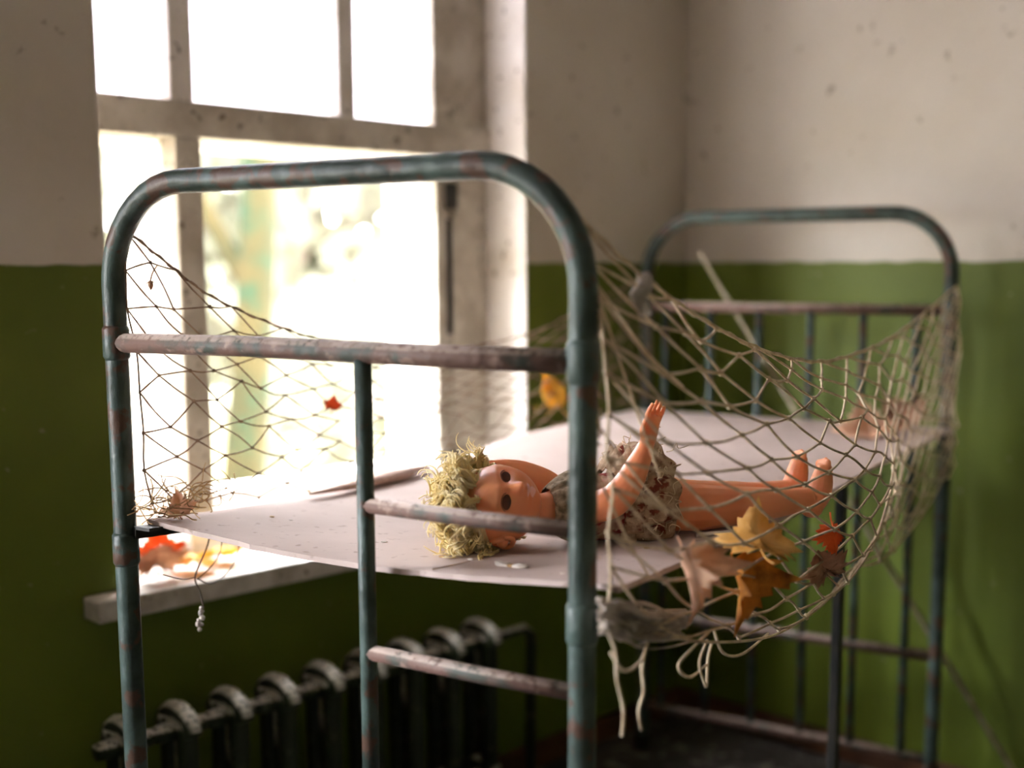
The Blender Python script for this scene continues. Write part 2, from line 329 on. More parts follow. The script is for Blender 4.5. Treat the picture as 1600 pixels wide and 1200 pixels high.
# ------------------------------------------------------------------ the cot
W, LN, HR, HT, HB = .62, 1.417, .9712, 1.1523, .7608
H1, H2, UB = .8139, .6566, .3646
TR = .0135
cot = thing('metal_cot', 'old tubular metal cot with peeling teal paint and net sides', 'bed', (0, 0, 0))
def arch(y):
    r = .115; P = [(0, y, 0), (0, y, .3), (0, y, .7), (0, y, HT-r)]
    P += [(r-r*math.cos(a), y, HT-r+r*math.sin(a)) for a in np.linspace(.12, PI/2, 10)]
    P += [(W/2, y, HT)] + [(W-r+r*math.sin(a), y, HT-r+r*math.cos(a)) for a in np.linspace(0, PI/2-.12, 10)] + [(W, y, HT-r), (W, y, .7), (W, y, .3), (W, y, 0)]
    return P
for y in (0, LN):
    q = MB(); q.tube(arch(y), TR, 16); fr = q.build('end_frame', M_pipe, cot)
    for x in (0, W):
        q = MB(); q.tube([(x, y, 0), (x, y, .03), (x, y, .034)], [.019, .018, .014], 12); q.build('foot_cap', M_iron, fr)
        for hz in (HR, HB-.035):
            q = MB(); q.tube([(x, y, hz-.02), (x, y, hz-.016), (x, y, hz+.016), (x, y, hz+.02)], [.0136, .0158, .0158, .0136], 14); q.build('joint_collar', M_pipe, fr)
q = MB(); q.tube([(0, 0, HR), (.2, 0, HR+.002), (.45, 0, HR), (W, 0, HR)], .0115, 14); q.build('crossbar', M_rail, cot)
q = MB(); q.tube([(UB, 0, HR), (UB, 0, .7), (UB, 0, .12)], .0092, 12); q.build('upright_bar', M_pipe, cot)
q = MB(); q.tube([(0, 0, .12), (W, 0, .12)], .0095, 12); q.build('crossbar', M_rail, cot)
for hz in (H1, H2):
    q = MB(); q.tube([(UB, 0, hz), (.5, 0, hz-.001), (W, 0, hz)], .0085, 12); q.build('crossbar', M_rail, cot)
q = MB(); q.tube([(0, LN, HR), (W, LN, HR)], .0105, 12); q.build('crossbar', M_rail, cot)
q = MB(); q.tube([(0, LN, .308), (W, LN, .308)], .0105, 12); q.build('crossbar', M_rail, cot)
for x in (.043, .145, .249, .355, .459, .56):
    q = MB(); q.tube([(x, LN, HR), (x, LN, .7), (x, LN, .10)], .0078, 10); q.build('upright_bar', M_pipe, cot)
q = MB(); q.tube([(0, LN, .10), (W, LN, .10)], .0095, 10); q.build('crossbar', M_rail, cot)
def bz(x, y):                  # height of the sagging plywood top
    u = min(max((x-.02)/(W-.02), 0), 1); v = min(max(y/.85, 0), 1)
    return HB - .016*math.sin(PI*u)*max(0, 1-y/.9) - .022*math.sin(PI*v)*(1-.55*u)
def strip(q, P, hx, hy, t):    # flat bar along points P, half-width along x (hx) or y (hy), thickness t
    q.loft([[(p[0]-hx, p[1]-hy, p[2]), (p[0]+hx, p[1]+hy, p[2]), (p[0]+hx, p[1]+hy, p[2]-t), (p[0]-hx, p[1]-hy, p[2]-t)] for p in P])
PLY = .006
for x in (0.028, W-.085):      # angle-iron side rails that carry the plywood and sag with it
    q = MB(); ys = .0 if x < .3 else .3; yy = np.linspace(ys, LN, 40)
    strip(q, [(x, y, bz(x, y)-PLY+.0003) for y in yy], .013, 0, .004); xo = x-.012 if x < .3 else x+.012
    strip(q, [(xo, y, bz(x, y)-PLY-.003) for y in yy], .002, 0, .012); q.build('side_rail', M_iron, cot, smooth=False)
for y in (.35, .7, 1.05):
    q = MB(); strip(q, [(x, y, bz(x, y)-PLY-.002) for x in np.linspace(.02, W-.075, 20)], 0, .012, .004); q.build('cross_slat', M_iron, cot, smooth=False)
q = MB(); q.box(.593, .607, .845, .865, 0, bz(.6, .855)-PLY+.001); bevel(q.build('support_leg', M_iron, cot, smooth=False), .002)

# plywood sheet in place of the mattress
NX, NY = 30, 52; X0, X1, Y0, Y1 = .012, .648, .022, 1.345
V = []; F = []
for k in (0, 1):
    for i in range(NX+1):
        for j in range(NY+1):
            x = X0+(X1-X0)*i/NX; y = Y0+(Y1-Y0)*j/NY
            if j == 0: y += .006*mnoise.noise(Vector((x*30, 3, 0)))
            if i == NX: x += .004*mnoise.noise(Vector((y*25, 9, 0)))
            V.append((x, y, bz(x, y)-.006*k))
n1 = (NX+1)*(NY+1); idx = lambda i, j, k: k*n1+i*(NY+1)+j
for i in range(NX):
    for j in range(NY):
        F.append((idx(i, j, 0), idx(i+1, j, 0), idx(i+1, j+1, 0), idx(i, j+1, 0))); F.append((idx(i, j, 1), idx(i, j+1, 1), idx(i+1, j+1, 1), idx(i+1, j, 1)))
for i in range(NX):
    for j in (0, NY): F.append((idx(i, j, 0), idx(i, j, 1), idx(i+1, j, 1), idx(i+1, j, 0)))
for j in range(NY):
    for i in (0, NX): F.append((idx(i, j, 0), idx(i, j+1, 0), idx(i, j+1, 1), idx(i, j, 1)))
q = MB(); q.add(V, F); tag(q.build('plywood_sheet', M_board, smooth=False), 'bare dusty plywood sheet laid in the metal cot as a bed base', 'board')

# ------------------------------------------------------------------ nets
def make_net(name, label, mt, top, bot, ncol, nrow, rad, bulge, nvec, seed, knot=2.0, jit=.006, spow=1.0, hole=None, sub=3, extra=None):
    """diamond netting hung between a top cord and a loose lower edge; top/bot: world points"""
    rr = random.Random(seed); T = smooth(top, 12); B = smooth(bot, 12)
    def samp(C, s):
        l = np.r_[0, np.cumsum(np.linalg.norm(np.diff(C, axis=0), axis=1))]; return np.array([np.interp(s*l[-1], l, C[:, k]) for k in range(3)])
    root = thing(name, label, 'net', tuple(samp(B, .5))); nvec = np.array(nvec)
    Pn = {}
    for r in range(nrow+1):
        for c in range(2*ncol+1):
            if (c+r) % 2: continue
            s = (c/(2*ncol))**spow; v = r/nrow
            p = samp(T, s)*(1-v)+samp(B, s)*v
            p = p+nvec*bulge(s, v)
            if 0 < r: p = p+np.array([rr.gauss(0, jit*.4), rr.gauss(0, jit), rr.gauss(0, jit)])
            for px_, py_ in ((0, 0), (W, 0), (0, LN), (W, LN)):      # lie on the post, not in it
                dv = np.array([p[0]-px_, p[1]-py_]); dl = np.linalg.norm(dv)
                if dl < TR+rad and p[2] > .3: p[:2] = np.array([px_, py_])+dv/max(dl, 1e-6)*(TR+rad)
            if .012 < p[0] < .3 and .02 < p[1] < 1.34: p[2] = max(p[2], bz(p[0], p[1])+rad*2.4)
            if p[0] > .6 and p[2] < HB+.03 and .015 < p[1] < 1.36: p[0] = max(p[0], .6565)      # outside the sheet's edge
            Pn[(r, c)] = p
    q = MB(); kn = MB()
    for (r, c), p in Pn.items():
        for dc in (-1, 1):
            e = Pn.get((r+1, c+dc))
            if e is None: continue
            if hole and hole((c+.5*dc)/(2*ncol), (r+.5)/nrow): continue
            mid = (p+e)/2+np.array([rr.gauss(0, .1), rr.gauss(0, .25), rr.gauss(-.2, .3)])*np.linalg.norm(e-p)*.06
            q.tube(smooth([p, mid, e], sub), rad, 5, cap=False)
        if r: kn.blob(p, rad*knot*np.array([1, rr.uniform(.8, 1.3), 1.1]), 6, 4, .4)
    for cc in (0, 2*ncol):      # selvedge cords down the two posts
        q.tube(smooth([Pn[(r, cc)] for r in range(0, nrow+1, 2)], 3), rad*1.1, 5)
    q.build('netting', mt, root); kn.build('knots', mt, root, kind='stuff')
    q = MB(); q.tube(T, rad*1.2, 7); n_ = len(T); tw = [T[i]+np.array([0, .0015*math.sin(i*1.3), .0022*math.cos(i*1.3)]) for i in range(n_)]; q.tube(tw, rad*.9, 6); q.build('head_cord', mt, root)
    if extra: extra(root, samp, T, B)
    return root, Pn
XR = .656
PR = lambda x, y, off=0: tuple(atplane(x, y, (XR+off, 0, 0), Vector((1, 0, 0))))
PL = lambda x, y, off=0: tuple(atplane(x, y, (.004+off, 0, 0), Vector((1, 0, 0))))
topR = [(W-.0195+.0125, .007, 1.10), PR(1000, 428), PR(1100, 500), PR(1195, 548), PR(1280, 565), PR(1350, 548), PR(1409, 517), (W+.012, LN-.01, HR+.045)]
botR = [PR(945, 950, .0), PR(1010, 985, .02), PR(1110, 1003, .03), PR(1210, 992, .03), PR(1285, 945, .03), PR(1330, 890, .03), PR(1388, 868, .02), (XR, 1.2, .66), (W+.01, LN-.02, .70)]
def ext(root, samp, T, B):      # lower cord, pulled loops and loose tails hanging under the gathered edge
    q = MB(); q.tube(B, .0016, 5); q.build('lower_cord', M_net, root)
    for pts in (((1110, 985), (1085, 1010), (1060, 1040), (1078, 1058), (1105, 1038)), ((1105, 1000), (1093, 1035), (1100, 1065), (1104, 1070), (1106, 1030), (1112, 1005)), ((950, 985), (962, 1020), (964, 1060), (974, 1110), (972, 1150)), ((1010, 1010), (1003, 1045), (1006, 1080), (998, 1110), (1002, 1140)), ((955, 1020), (975, 1048), (1000, 1035), (1012, 1005)), ((1115, 985), (1130, 1020), (1160, 1022), (1200, 990))):
        q = MB(); q.tube(smooth([PR(x, y, .02+.004*math.sin(k)) for k, (x, y) in enumerate(pts)], 6), .0016, 6); q.build('loose_cord', M_net, root)
netR, PnR = make_net('cot_net', 'tan knotted net sagging in front of the doll legs, caught with dry leaves', M_net, topR, botR, 13, 20, .0015,
    lambda s, v: (.078*math.exp(-((s-.34)/.22)**2)+.008)*math.sin(PI*min(1, v))**.8, (1, 0, 0), 5, spow=.9, jit=.0045, extra=ext)
topL = [(.014, .004, 1.105), PL(262, 412), PL(330, 463), PL(430, 508), PL(520, 535), PL(620, 547), PL(700, 548), PL(830, 520), PL(905, 485), (.012, LN-.012, 1.04)]
botL = [(.02, .02, HB+.006), (.02, .25, bz(.02, .25)+.006), (.02, .5, bz(.02, .5)+.006), (.02, .8, bz(.02, .8)+.006), (.02, 1.1, HB+.006), (.015, LN-.015, HB+.01)]
netL, PnL = make_net('cot_net', 'thin brown net stretched along the window side of the cot', M_netl, topL, botL, 14, 14, .00105, lambda s, v: -.02*math.sin(PI*v)*math.sin(PI*s), (1, 0, 0), 9, knot=2.2, jit=.005,
    hole=lambda s, v: (.27 < s < .335 and .5 < v < .72))
# net bunched around the near right post and below the board corner
nb = thing('gathered_net', 'grey tangled bundle of net gathered at the cot corner post under the plywood', 'net', (W+.02, .05, .66)); q = MB()
rr = random.Random(4)
for k in range(64):
    y0 = rr.uniform(-16, 34); y1 = y0*.6+rr.uniform(-14, 14); o0 = rr.uniform(-.012, .03)
    p0 = Vector(PR(938+rr.uniform(0, 12), 952+y0, o0)); p3 = Vector(PR(1035+rr.uniform(-40, 45), 968+y1, o0+rr.uniform(-.01, .012))); sg = rr.uniform(-.006, .012)
    P = [p0.lerp(p3, f)+Vector((rr.gauss(0, .003), 0, rr.gauss(0, .0025)-sg*math.sin(PI*f))) for f in (0, .25, .5, .75, 1)]; q.tube(smooth(P, 6), rr.uniform(.0010, .0026), 5)
q.build('tangled_cords', mat('grey_dusty_cord', (190, 178, 164), (150, 138, 126), 40, .95), nb)
q = MB()
for k in range(14):
    a0 = rr.uniform(-.1, .5); z0 = rr.uniform(.78, .95) if k % 2 else rr.uniform(1.0, 1.03); z1 = rr.uniform(-.006, .004); P = []
    for j in range(22):
        rad_ = TR+.0012+.0016*rr.random(); P.append((W+rad_*math.cos(a0+j*.10), rad_*math.sin(a0+j*.10), z0+j*z1*.33+.0008*rr.gauss(0, 1)))
    q.tube(P, .0012, 5)
q.build('wrapped_cords', M_net, nb, kind='stuff')
q = MB()
for k in range(4):
    z0 = rr.uniform(.86, 1.09); a = Vector((W+.01, .012, z0)); b2 = Vector((XR+rr.uniform(0, .02), rr.uniform(.06, .16), z0-rr.uniform(.04, .2)))
    q.tube(smooth([a, a.lerp(b2, .5)+Vector((.004, 0, -.012)), b2], 5), .0013, 5)
q.build('stretched_cords', M_net, nb)

# ------------------------------------------------------------------ the doll
e = Vector((.62, .785, 0)).normalized(); DY = Vector((0, 0, 1)).cross(e); O = Vector((.425, .155, HB-.0185))
def DL(x, y, z): return O + e*x + DY*y + Vector((0, 0, z+.026*x))
M_skin = mat('orange_vinyl_skin', (236, 158, 112), (230, 144, 98), 14, .36, .04, sss=.25, spec=.45)
M_lip = mat('pink_painted_lips', (246, 196, 184), (240, 178, 168), 30, .25)
M_eye = mat('hollow_brown_eye', (96, 48, 24), (66, 32, 18), 60, .35)
M_hair = mat('matted_blond_doll_hair', (250, 238, 200), (240, 222, 160), 40, .55, 0, spec=.3, trans=.4)
doll = thing('doll', 'abandoned blond vinyl doll lying on its back in a ragged dress', 'doll', tuple(DL(.1, 0, 0)))
def part_from(q, name, mt, vox=.0035, par=doll, sm=4):
    o = q.build(name, mt, par)
    if vox:
        r = o.modifiers.new('remesh', 'REMESH'); r.mode = 'VOXEL'; r.voxel_size = vox; r.use_smooth_shade = True
        s_ = o.modifiers.new('smooth', 'SMOOTH'); s_.iterations = sm; s_.factor = .5
    return o
# head: f looks at the viewer side and up, crown towards -x
tl = math.radians(7)
hf = Vector((-.07, -.79, .60)).normalized(); hup = Vector((-math.cos(tl), 0, 0)); hup = (Vector((-1, -.05, .28)) - hf*Vector((-1, -.05, .28)).dot(hf)).normalized(); hl = hup.cross(hf)   # hl: doll's left = towards up in the picture
HC = Vector((.004, 0, .052)); HRAD = .0455
def hp(v): return DL(*(HC + hf*v[0] + hl*v[1] + hup*v[2]))
def g(p, c, s): return math.exp(-sum(((p[i]-c[i])/s[i])**2 for i in range(3)))
def headpt(dx, dy, dz, off=0.0):
    x, y, z = dx*.98, dy*(.97 if dz > 0 else .97+.05*dz), dz*1.04
    if dz < 0 and dx > 0: x *= 1-.05*(-dz)
    f = off
    if dx > 0:
        u, v = dy, dz
        G = lambda cu, cv, su, sv: math.exp(-((u-cu)/su)**2-((v-cv)/sv)**2)
        f += .035*(G(.42, -.38, .26, .24)+G(-.42, -.38, .26, .24))             # cheeks
        f += .23*G(0, -.27, .10, .11) + .09*G(0, -.08, .08, .18)               # nose tip, bridge
        f += .05*(G(.085, -.30, .05, .05)+G(-.085, -.30, .05, .05))            # nostrils
        f -= .17*(G(.36, -.02, .23, .145)+G(-.36, -.02, .23, .145))            # eye sockets
        f += .03*(G(.36, .19, .25, .06)+G(-.36, .19, .25, .06))                # brows
        f += .11*G(0, -.49, .17, .045) + .12*G(0, -.62, .14, .05) - .07*G(0, -.555, .19, .025)   # lips
        f += .06*G(0, -.80, .17, .12) - .03*G(0, -.69, .2, .04)                # chin
        f += .03*G(0, .5, .5, .35)
    k = HRAD*(1+f); return hp((x*k, y*k, z*k))
NU, NV_ = 120, 90; V = []
for i in range(NV_+1):
    th = PI*i/NV_
    for j in range(NU):
        ph = 2*PI*j/NU; V.append(headpt(math.sin(th)*math.cos(ph), math.sin(th)*math.sin(ph), math.cos(th)))
F = [(i*NU+j, (i+1)*NU+j, (i+1)*NU+(j+1) % NU, i*NU+(j+1) % NU) for i in range(NV_) for j in range(NU)]
q = MB(); q.add(V, F)
head = q.build('head', M_skin, doll)
wd = head.modifiers.new('weld', 'WELD'); wd.merge_threshold = .00005
def lidpt(cu, cv, su, sv, a, out): 
    u = cu+su*math.cos(a); v = cv+sv*math.sin(a); r = math.sqrt(max(.01, 1-u*u-v*v)); return (r*.98*HRAD*out, u*.97*HRAD, v*1.04*HRAD)
for s_ in (1, -1):
    q = MB(); cu, cv = .36*s_, -.02
    ring = [hp(lidpt(cu, cv, .20, .115+.015*math.sin(2*a), a, .905)) for a in np.linspace(0, 2*PI, 24, endpoint=False)]
    ring2 = [hp(lidpt(cu, cv, .11, .065, a, .905)) for a in np.linspace(0, 2*PI, 24, endpoint=False)]
    q.add(ring+ring2+[hp(lidpt(cu, cv, 0, 0, 0, .905))], [(j, (j+1) % 24, 24+(j+1) % 24, 24+j) for j in range(24)]+[(24+j, 24+(j+1) % 24, 48) for j in range(24)])
    o = q.build('eye', M_eye, head)
    q = MB(); q.tube([hp(lidpt(cu, cv, .215, .13, a, .93)) for a in np.linspace(.05*PI, .95*PI, 12)], rinterp([.0004, .0011, .0004], 12), 6); q.build('eyelid', mat('brown_lid_line', (150, 84, 54), (120, 64, 40), 30, .5) if s_ == 1 else bpy.data.materials['brown_lid_line'], head)
q = MB()
for (cv, su, sv) in ((-.50, .19, .042), (-.615, .155, .046)):
    R_ = []
    for w in (1, .8, .6, .4, .2, .02):
        ring = []
        for a_ in np.linspace(0, 2*PI, 24, endpoint=False):
            u = su*w*math.cos(a_); v = cv+sv*w*math.sin(a_); ring.append(headpt(math.sqrt(1-u*u-v*v), u, v, .012*(1-w**4)+.002))
        R_.append(ring)
    for a_, b2 in zip(R_[:-1], R_[1:]): q.add(a_+b2, [(j, (j+1) % 24, 24+(j+1) % 24, 24+j) for j in range(24)])
q.build('lips', M_lip, head)
for s_ in (1, -1):      # ears
    q = MB(); c = Vector((-.004, .044*s_, -.004)); P = [hp((c.x+.010*math.cos(a), c.y+.002*s_*math.sin(a*2), c.z+.012*math.sin(a))) for a in np.linspace(0, 2*PI, 14)]; q.tube(P, .0032, 6); q.blob(hp(c), .007, 8, 6); q.build('ear', M_skin, head)
# torso + neck
q = MB()
def ell(x, yc, zc, ry, rz, n=24): return [DL(x, yc+ry*math.cos(a), zc+rz*math.sin(a)) for a in np.linspace(0, 2*PI, n, endpoint=False)]
q.loft([ell(.028, 0, .045, .018, .018), ell(.055, 0, .043, .017, .017), ell(.066, 0, .041, .022, .02), ell(.078, 0, .040, .038, .026), ell(.10, 0, .038, .045, .031), ell(.135, 0, .037, .042, .032), ell(.17, 0, .036, .042, .033), ell(.20, 0, .035, .046, .034), ell(.222, 0, .034, .042, .031), ell(.238, 0, .034, .026, .022)])
part_from(q, 'torso', M_skin)
def limb(P, r, name, extra=None, flat=1):
    q = MB(); S = smooth(P, 6); q.tube([DL(*p) for p in S], rinterp(r, len(S)), 16, flat); q.blob(DL(*P[0]), r[0]*1.0, 14, 10)
    if extra: extra(q)
    return part_from(q, name, M_skin, .0014, sm=3)
def foot(x, y, z, up):
    def f(q):
        S = smooth([(x-.006, y, z-.012), (x+.006, y, z+.004), (x+.010, y-.001, z+.022), (x+.013, y-.001, z+.040)], 6); q.tube([DL(*p) for p in S], rinterp([.014, .0155, .0135, .009], len(S)), 14, 1.0)
        q.blob(DL(x-.003, y, z-.010), (.0150, .0145, .0140), 14, 10)
        for k in range(5):
            yy = y-.010+.005*k; q.blob(DL(x+.012, yy, z+.044-.0016*abs(k-1)), (.0042, .0032, .0062), 8, 6)
    return f
limb([(.215, -.022, .032), (.25, -.024, .0295), (.30, -.024, .027), (.340, -.022, .0255), (.375, -.02, .025), (.393, -.02, .025)], [.027, .0275, .0235, .021, .0175, .0155, .0145], 'leg', foot(.400, -.02, .026, 0))
limb([(.215, .022, .032), (.25, .024, .0285), (.30, .026, .026), (.340, .027, .0245), (.375, .027, .026), (.390, .027, .027)], [.027, .0275, .0235, .021, .0175, .0155, .0145], 'leg', foot(.396, .027, .030, 0))
def hand(px_, tip, spread, side):      # palm plus five separate curled fingers
    px_ = Vector(px_); tip = Vector(tip); ax = (tip-px_).normalized(); sp = Vector(spread).normalized(); nr = ax.cross(sp)
    def f(q):
        S = smooth([px_, px_+ax*.012, px_+ax*.026, px_+ax*.034], 5)
        n = 14; rings = []
        for i, p in enumerate(S):
            w_ = np.interp(i/(len(S)-1), [0, .4, .8, 1], [.0088, .0125, .0135, .010]); h_ = np.interp(i/(len(S)-1), [0, .4, 1], [.0085, .0080, .0055])
            rings.append([DL(*(Vector(p)+sp*w_*math.cos(a)+nr*h_*math.sin(a))) for a in np.linspace(0, 2*PI, n, endpoint=False)])
        q.loft(rings)
        for k, (off, ln) in enumerate(((-.0098, .017), (-.0033, .0205), (.0033, .020), (.0098, .016))):
            ln *= 1.3; b0 = px_+ax*.026+sp*off; P = [b0, b0+ax*ln*.5+sp*off*.2+nr*.0015*side, b0+ax*ln+sp*off*.12+nr*.005*side]
            q.tube([DL(*p) for p in smooth(P, 4)], rinterp([.0034, .0030, .0023], 9), 8)
        b0 = px_+ax*.010-sp*.010; P = [b0, b0+ax*.009-sp*.007+nr*.003*side, b0+ax*.019-sp*.009+nr*.006*side]
        q.tube([DL(*p) for p in smooth(P, 4)], rinterp([.0042, .0036, .0026], 9), 8)
    return f
limb([(.098, -.044, .046), (.118, -.058, .056), (.136, -.058, .074), (.154, -.050, .098), (.163, -.046, .112)], [.0175, .0185, .0175, .0150, .0115, .0095], 'arm', hand((.163, -.046, .112), (.173, -.044, .150), (.95, .45, -.2), -1))
limb([(.098, .046, .046), (.075, .062, .062), (.045, .070, .074), (.010, .068, .078), (-.005, .066, .076)], [.0175, .0185, .0170, .0145, .0115, .0095], 'arm', hand((-.006, .066, .076), (-.035, .062, .066), (0, 1, 0), 1))
# dress: ragged bodice, collar and bunched skirt
M_dress = mat('faded_printed_gauze', (186, 160, 132), (150, 120, 92), 90, .95, .3, (120, 58, 42), 70, lo3=.56, hi3=.62)
M_bod = mat('faded_red_print_cloth', (160, 118, 98), (176, 150, 126), 80, .95, .3, (140, 44, 42), 60, lo3=.5, hi3=.56)
M_col = mat('grey_lace_collar', (176, 158, 132), (120, 106, 82), 110, .95, .2)
dress = bpy.data.objects.new('dress', None); COL.objects.link(dress); dress.parent = doll
def cloth(name, prof, mt, n=64, folds=9, amp=.004, seed=0, vis=None, par=None):
    rings = []
    for (x, ry, rz, zc, fa) in prof:
        R_ = []
        for j in range(n):
            a = 2*PI*j/n; w_ = 1+fa*(math.sin(folds*a+seed)+.6*math.sin((folds*1.7)//1*a+2*seed+x*60)) + .35*fa*mnoise.noise(Vector((math.cos(a)*4, math.sin(a)*4, x*60+seed)))
            zz = zc+rz*w_*math.sin(a); zz = max(zz, .002+.001*math.sin(j)); xx = x+.004*fa*60*.05*mnoise.noise(Vector((a*3, seed, 1)))+(.006*mnoise.noise(Vector((a*4, seed, 5))) if (x, ry, rz, zc, fa) == prof[-1] else 0)
            R_.append(DL(xx, ry*w_*math.cos(a), zz))
        rings.append(R_)
    q = MB(); q.loft(rings, cap=False); o = q.build(name, mt, doll)
    s_ = o.modifiers.new('solid', 'SOLIDIFY'); s_.thickness = .0012; s_.offset = 1; sb = o.modifiers.new('sub', 'SUBSURF'); sb.levels = 1; sb.render_levels = 1
    return o
bpy.data.objects.remove(dress)
cloth('dress_bodice', [(.080, .042, .029, .040, .01), (.10, .049, .035, .038, .02), (.125, .047, .036, .037, .03), (.15, .046, .037, .037, .04), (.172, .049, .039, .037, .05), (.185, .052, .042, .038, .05)], M_bod, seed=1)
cloth('dress_skirt', [(.148, .048, .040, .038, .03), (.156, .054, .048, .041, .05), (.167, .058, .056, .045, .07), (.178, .060, .061, .048, .08), (.190, .058, .060, .048, .09), (.202, .054, .053, .045, .10)], M_dress, folds=11, seed=2)
cloth('dress_skirt_frill', [(.136, .050, .041, .038, .05), (.142, .055, .049, .041, .08), (.149, .057, .055, .044, .10), (.155, .059, .059, .047, .13)], M_dress, folds=15, seed=4)
cloth('dress_collar', [(.062, .024, .022, .042, .03), (.070, .034, .028, .042, .06), (.080, .045, .033, .041, .08), (.090, .051, .038, .040, .10), (.096, .053, .039, .040, .12)], M_col, folds=13, seed=3)
q = MB(); rr = random.Random(12)
for k in range(60):      # frayed threads on the skirt
    a = rr.uniform(.1*PI, 1.4*PI); x = rr.uniform(.145, .200); p = Vector((x, .06*math.cos(a), .047+.062*math.sin(a)))
    if p.z < .0055: p.z = .0055
    P = [p]; 
    for _ in range(4): P.append(P[-1]+Vector((rr.gauss(.001, .006), rr.gauss(0, .006), rr.gauss(0, .005)))); P[-1].z = max(P[-1].z, .0055)
    q.tube([DL(*v) for v in smooth(P, 4)], .0006, 4)
q.build('frayed_threads', M_net, doll, kind='stuff')
# hair: matted curls rooted on the crown
def hairy(d):      # hairline: high over the forehead, down to the nape behind
    return d.z > (.66 if d.x > .25 else .66-1.1*(.25-d.x)) and d.z > -.5
rr = random.Random(21); q = MB()
for k in range(190):      # locks, each a twist of a few strands
    while True:
        d = Vector((rr.gauss(0, 1), rr.gauss(0, 1), rr.gauss(0, 1))).normalized()
        if hairy(d): break
    ln = rr.uniform(.03, .085); out = (d*.55 + Vector((rr.gauss(0, .6), rr.gauss(0, .6), rr.gauss(.2, .6)))).normalized(); ph = rr.uniform(0, 6.3); cr = rr.uniform(.004, .0085); fq = rr.uniform(.9, 1.9)
    if d.x > 0: out = (out+Vector((0, 0, .8))).normalized()
    s1 = out.orthogonal().normalized(); s2 = out.cross(s1); lay = rr.uniform(.002, .020)
    for m_ in range(9):
        o1 = Vector((rr.gauss(0, 1), rr.gauss(0, 1), rr.gauss(0, 1)))*.0016; dph = rr.gauss(0, .3); P = []; fz = rr.random() < .22
        for i in range(18):
            f = i/17; base = d*(HRAD+lay*min(1, f*4)) + out*ln*f*.5
            base = base.normalized()*min(max(base.length, HRAD*1.03), HRAD*(1.95 if fz else 1.6))
            c = base + o1*(1+(2.5*f if fz else 0)) + (s1*math.cos(ph+dph+fq*f*6.3)+s2*math.sin(ph+dph+fq*f*6.3))*cr*min(1, f*5)
            lim = HRAD*(.60 if c.x > 0 else .60+1.1*c.x/HRAD)
            if c.z < lim and c.x > -.03: c.z += (lim-c.z)*.6
            w_ = HC + hf*c.x + hl*c.y + hup*c.z
            if w_.z < .003: w_.z = .003+.002*rr.random()
            P.append(DL(*w_))
        q.tube(P, rinterp([.0010, .0011, .0009, .0004], 18), 4)
q.build('hair', M_hair, head, kind='stuff')
# scalp under the hair
q = MB(); V = []; nn = 40; mm_ = 16
for i in range(mm_+1):
    for j in range(nn):
        ph = 2*PI*j/nn; th = (.29+.25*(.5-.5*math.cos(ph)))*PI*i/mm_
        v = Vector((math.sin(th)*math.cos(ph)*.98, math.sin(th)*math.sin(ph)*.97, math.cos(th)*1.04)); v = v*HRAD*(1.015+.02*mnoise.noise(v*6)); V.append(hp(v))
q.add(V, [(i*nn+j, (i+1)*nn+j, (i+1)*nn+(j+1) % nn, i*nn+(j+1) % nn) for i in range(mm_) for j in range(nn)])
q.build('scalp', M_hair, head)

# ------------------------------------------------------------------ leaves
MAPLE = [(0, 0), (.06, -.04), (.30, -.20), (.24, -.08), (.52, -.12), (.46, .02), (.72, .12), (.58, .20), (.92, .46), (.70, .46), (.74, .58), (.46, .50), (.50, .66), (.34, .62), (.36, .82), (.26, .78), (.18, .98), (.10, .94), (0, 1.22)]
def leaf_mat(name, c1, c2, c3): return mat(name, c1, c2, 30, .75, .3, c3, 22, lo=.4, hi=.62, lo3=.56, hi3=.66, trans=.4)
L_gold = leaf_mat('golden_dry_leaf', (244, 206, 132), (230, 178, 92), (196, 132, 60)); L_tan = leaf_mat('pinkish_tan_dry_leaf', (238, 200, 168), (220, 174, 138), (246, 216, 188))
L_amb = leaf_mat('amber_dry_leaf', (226, 164, 74), (204, 132, 50), (150, 92, 40)); L_yel = leaf_mat('yellow_leaf', (236, 196, 82), (222, 172, 60), (200, 140, 50)); L_red = leaf_mat('orange_red_leaf', (228, 116, 56), (206, 92, 40), (176, 74, 36)); L_brn = leaf_mat('brown_curled_leaf', (196, 156, 128), (160, 118, 92), (216, 180, 150))
